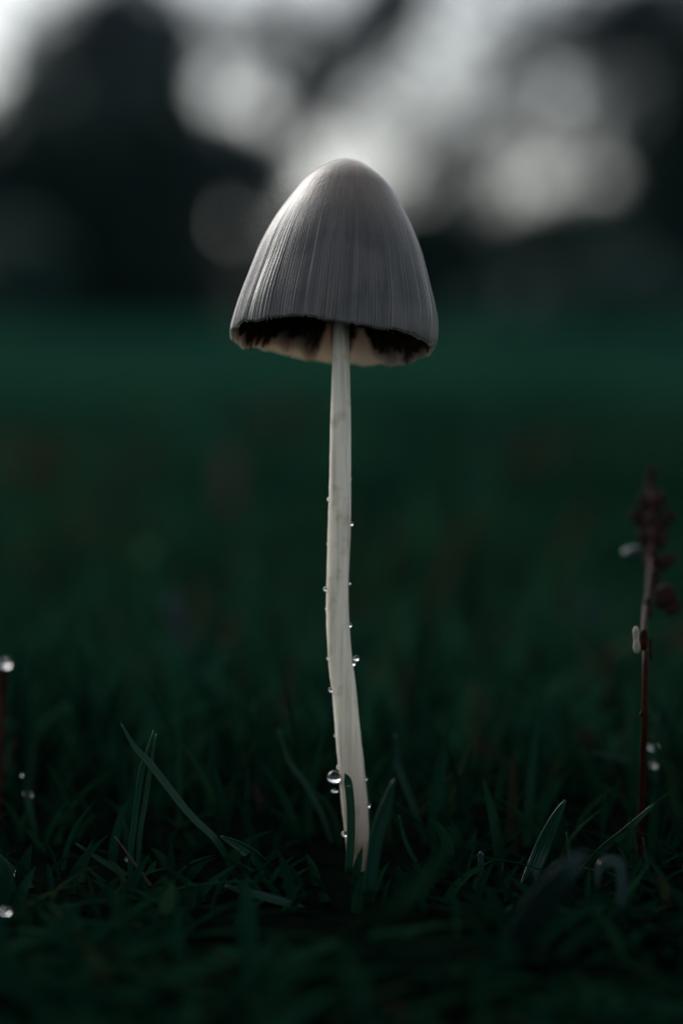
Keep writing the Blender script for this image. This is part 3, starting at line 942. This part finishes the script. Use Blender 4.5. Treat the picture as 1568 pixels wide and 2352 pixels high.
def drop_mesh():
    nu, nv = 28, 18
    V = []
    for i in range(nv + 1):
        b = math.pi * i / nv
        for k in range(nu):
            a = 2 * math.pi * k / nu
            sag = 1 + .10 * (1 - math.cos(b)) * .5
            V.append((math.sin(b) * math.cos(a) * sag, math.sin(b) * math.sin(a) * sag, math.cos(b) * (.98 if b < math.pi / 2 else .92)))
    return V, [tuple(x) for x in ring_quads(nv + 1, nu)]


_dv, _dq = drop_mesh()
DROP = mesh_np('dew_drop', _dv, _dq)


def drop(px, py, Y, rpx, label, group=None, stretch=(1, 1, 1)):
    o = obj('dew_drop', DROP, M_WATER, None, W(px, py, Y))
    r = S(rpx, Y)
    o.scale = (r * stretch[0], r * stretch[1], r * stretch[2])
    return tag(o, label, 'drop', group)


drop(767, 1785, -.0002, 15, 'large round water drop hanging from the side of the mushroom stem')
gB = 'tiny water beads along the mushroom stem'
lB = 'tiny water bead clinging to the edge of the mushroom stem'
for (x, y, r) in [(756, 1147, 5), (756.5, 1176, 3.5), (806, 1203, 5), (749, 1353, 6), (802, 1436, 5.5), (754, 1513, 4), (761, 1585, 6), (753, 1250, 3), (805, 1100, 3),
                  (770, 1690, 3.5), (841, 1790, 3), (757, 1120, 2.5), (750, 1400, 3), (779, 1763, 6), (803, 1340, 2.5), (845, 1850, 6)]:
    drop(x, y, 0, r, lB, gB)
drop(809, 1523, 0, 7, 'brighter of two water beads sitting together on the stem')
drop(817, 1512, 0, 6.5, 'fainter of two water beads sitting together on the stem')
drop(791, 1916, -.001, 7, 'water bead on the stem foot beside the dark grass blade')
drop(768, 1817, .001, 5.5, 'faint small drop under the large round one on the stem', stretch=(1.4, 1, .7))
drop(802, 1806, -.0095, 3.5, 'speck of water on the tip of the blade before the stem')
drop(38, 2008, -.011, 7, 'clear drop sitting on the broad grass blade')
drop(1499, 1716, .022, 9, 'larger drop on the grass beside the brown stalk', stretch=(1.2, 1, .85))
drop(1500, 1757, .022, 7, 'smaller drop under the larger one beside the brown stalk')
drop(13, 1524, .03, 12, 'blurred drop on top of the reddish stalk')
drop(64, 1826, .014, 9, 'irregular cluster-like drop low beside the reddish stalk', stretch=(1.2, 1, .8))
drop(12, 2094, -.03, 12, 'whitish drop lying in the grass by the broad blade', stretch=(1.2, 1, .8))
drop(1160, 2096, -.0095, 8, 'bright drop under the tiny grass shoot', stretch=(.8, 1, 1.4))
drop(1104, 1961, -.0075, 5, 'small drop on top of the grey-blue sheath')
gL = 'small drops lost in the dark grass'
lL = 'small faint drop caught low in the dark grass'
for (x, y, Yd, r) in [(1034, 2037, -.004, 5), (959, 2137, -.01, 7), (125, 2237, -.02, 8), (70, 2250, -.02, 8), (317, 2290, -.025, 12), (442, 2297, -.025, 12),
                      (50, 1781, .012, 3), (1567, 1992, 0, 10), (1380, 1985, -.03, 8), (290, 1975, 0, 4), (322, 1890, .003, 2.5)]:
    drop(x, y, Yd, r, lL, gL)
blade_obj([(318, 1262, .26), (338, 1270, .25), (362, 1290, .25), (372, 1350, .25), (376, 1430, .25)], 46, 'far blurred grass blade bent over with a pale round glint put into its colour', mat=M_FAR, twist=.2, prof=lambda t: 1.0 if t < .45 else .35)  # no gloss here; the lighter colour stands in for the glint

# ------------------------------------------------------------------ brown stalk with a seed head, right
M_STALK = noisy('reddish_stalk', (0.008, 0.003, 0.002), (0.034, 0.011, 0.007), 700, rough=.5, bump=.4, dist=.0002)
M_BUD = noisy('dried_bud', (0.010, 0.007, 0.006), (0.036, 0.022, 0.018), 500, rough=.7, bump=.4, dist=.0002)
M_HUSK = noisy('pale_husk', (0.22, 0.20, 0.16), (0.42, 0.39, 0.32), 1500, rough=.6, bump=.5, dist=.0001)


def lump_mesh(name, rx, ry, rz, pinch=0.0, seed=0, nu=14, nv=12):
    rg = np.random.default_rng(seed)
    ph1, ph2 = rg.uniform(0, 6, 2)
    V = []
    for i in range(nv + 1):
        b = math.pi * i / nv
        z = math.cos(b)
        for k in range(nu):
            a = 2 * math.pi * k / nu
            f = math.sin(b) ** .8 * (1 - pinch * math.exp(-(z / .35) ** 2)) * (1 + .10 * math.sin(2 * a + ph1 + 3 * z) + .06 * math.sin(5 * a + ph2))
            V.append((rx * f * math.cos(a), ry * f * math.sin(a), rz * z))
    return mesh_np(name, V, ring_quads(nv + 1, nu))


st_pts = [(1495, 1110, 0.0429), (1497, 1200, 0.0374), (1494, 1290, 0.0312), (1488, 1360, 0.0218), (1479, 1430, 0.0094), (1481, 1520, 0.0016), (1480, 1640, 0), (1477, 1735, 0.0016), (1474, 1830, 0.0031), (1470, 1930, 0.0047), (1468, 2040, 0.0047)]
P3 = [W(*p) for p in st_pts]
stalk = empty('seed_stalk', (P3[-1].x, P3[-1].y, 0))
tag(stalk, 'dark reddish-brown stalk with a blurred dried seed head and pale husk', 'plant')
c = resample(P3, 60)
v, q, t = tube(c, [S(6) + S(2.4) * (i / 59) + S(.5) * math.sin(i * 1.3) for i in range(60)], 12, wob=.06)
so = Vector(stalk.location)
obj('stem', mesh_np('stem', v - np.array(so), q, t), M_STALK, stalk)


def bud(px, py, Yd, rx, rz, ang, seed, mat=None, name='bud', pinch=0.0):
    me = lump_mesh(name, S(rx, Yd), S(rx * .9, Yd), S(rz, Yd), pinch, seed)
    Yd *= .78
    o = obj(name, me, mat or M_BUD, stalk, W(px, py, Yd) - so)
    o.rotation_euler = (0.15, ang, 0)
    return o


for i, (px, py, Yd, rx, rz, an) in enumerate([
        (1494, 1110, .055, 12, 42, 0.0), (1480, 1165, .052, 14, 34, -.25), (1512, 1160, .052, 13, 34, .25), (1464, 1192, .050, 12, 26, -.6), (1530, 1195, .050, 14, 28, .6),
        (1497, 1210, .048, 18, 34, 0), (1515, 1240, .046, 15, 26, .4), (1480, 1240, .046, 14, 26, -.4), (1496, 1285, .042, 17, 30, .1), (1528, 1290, .042, 16, 24, .8),
        (1500, 1330, .036, 15, 26, .2), (1525, 1370, .03, 24, 30, .5), (1545, 1395, .03, 16, 24, .7), (1488, 1395, .02, 9, 24, 0)]):
    bud(px, py, Yd, rx, rz, an, i)
hk = bud(1461, 1470, .0, 9.5, 33, -.06, 40, M_HUSK, 'husk', .32)
hk['label'] = 'pale waisted husk clinging to the stalk'
bud(1493, 1490, .003, 4, 28, -.08, 41, M_BUD, 'bract')
bud(1478, 1470, .002, 9, 26, .0, 42, M_STALK, 'bract')
bud(1472, 1640, -.001, 4, 8, .3, 43, M_STALK, 'node')
lf = bud(1456, 1268, .05, 26, 13, -.15, 44, M_WET, 'leaf')
lf['label'] = 'grey-green wet leaf on the seed head'

# reddish stalk at the other side
P3 = [W(*p) for p in [(8, 1535, .03), (4, 1620, .03), (0, 1720, .028), (-4, 1850, .026), (-6, 1990, .024)]]
stalk2 = empty('reddish_stalk', (P3[-1].x, P3[-1].y, 0))
tag(stalk2, 'short reddish stalk capped by a blurred drop', 'plant')
so = Vector(stalk2.location)
P3.append(Vector((P3[-1].x, P3[-1].y, 0)))
v, q, t = tube(resample(P3, 30), [S(10, .03)] * 30, 10, wob=.06)
obj('stem', mesh_np('stem', v - np.array(so), q, t), M_STALK, stalk2)
me = lump_mesh('bract', S(6), S(5), S(18), 0, 3)
o = obj('bract', me, M_BUD, stalk2, W(32, 1710, .028) - so); o.rotation_euler = (0, .5, 0)
v, q, t = tube([W(32, 1722, .028), W(20, 1760, .028), W(2, 1800, .027)], [S(3)] * 3, 8)
obj('side_shoot', mesh_np('side_shoot', v - np.array(so), q, t), M_STALK, stalk2)
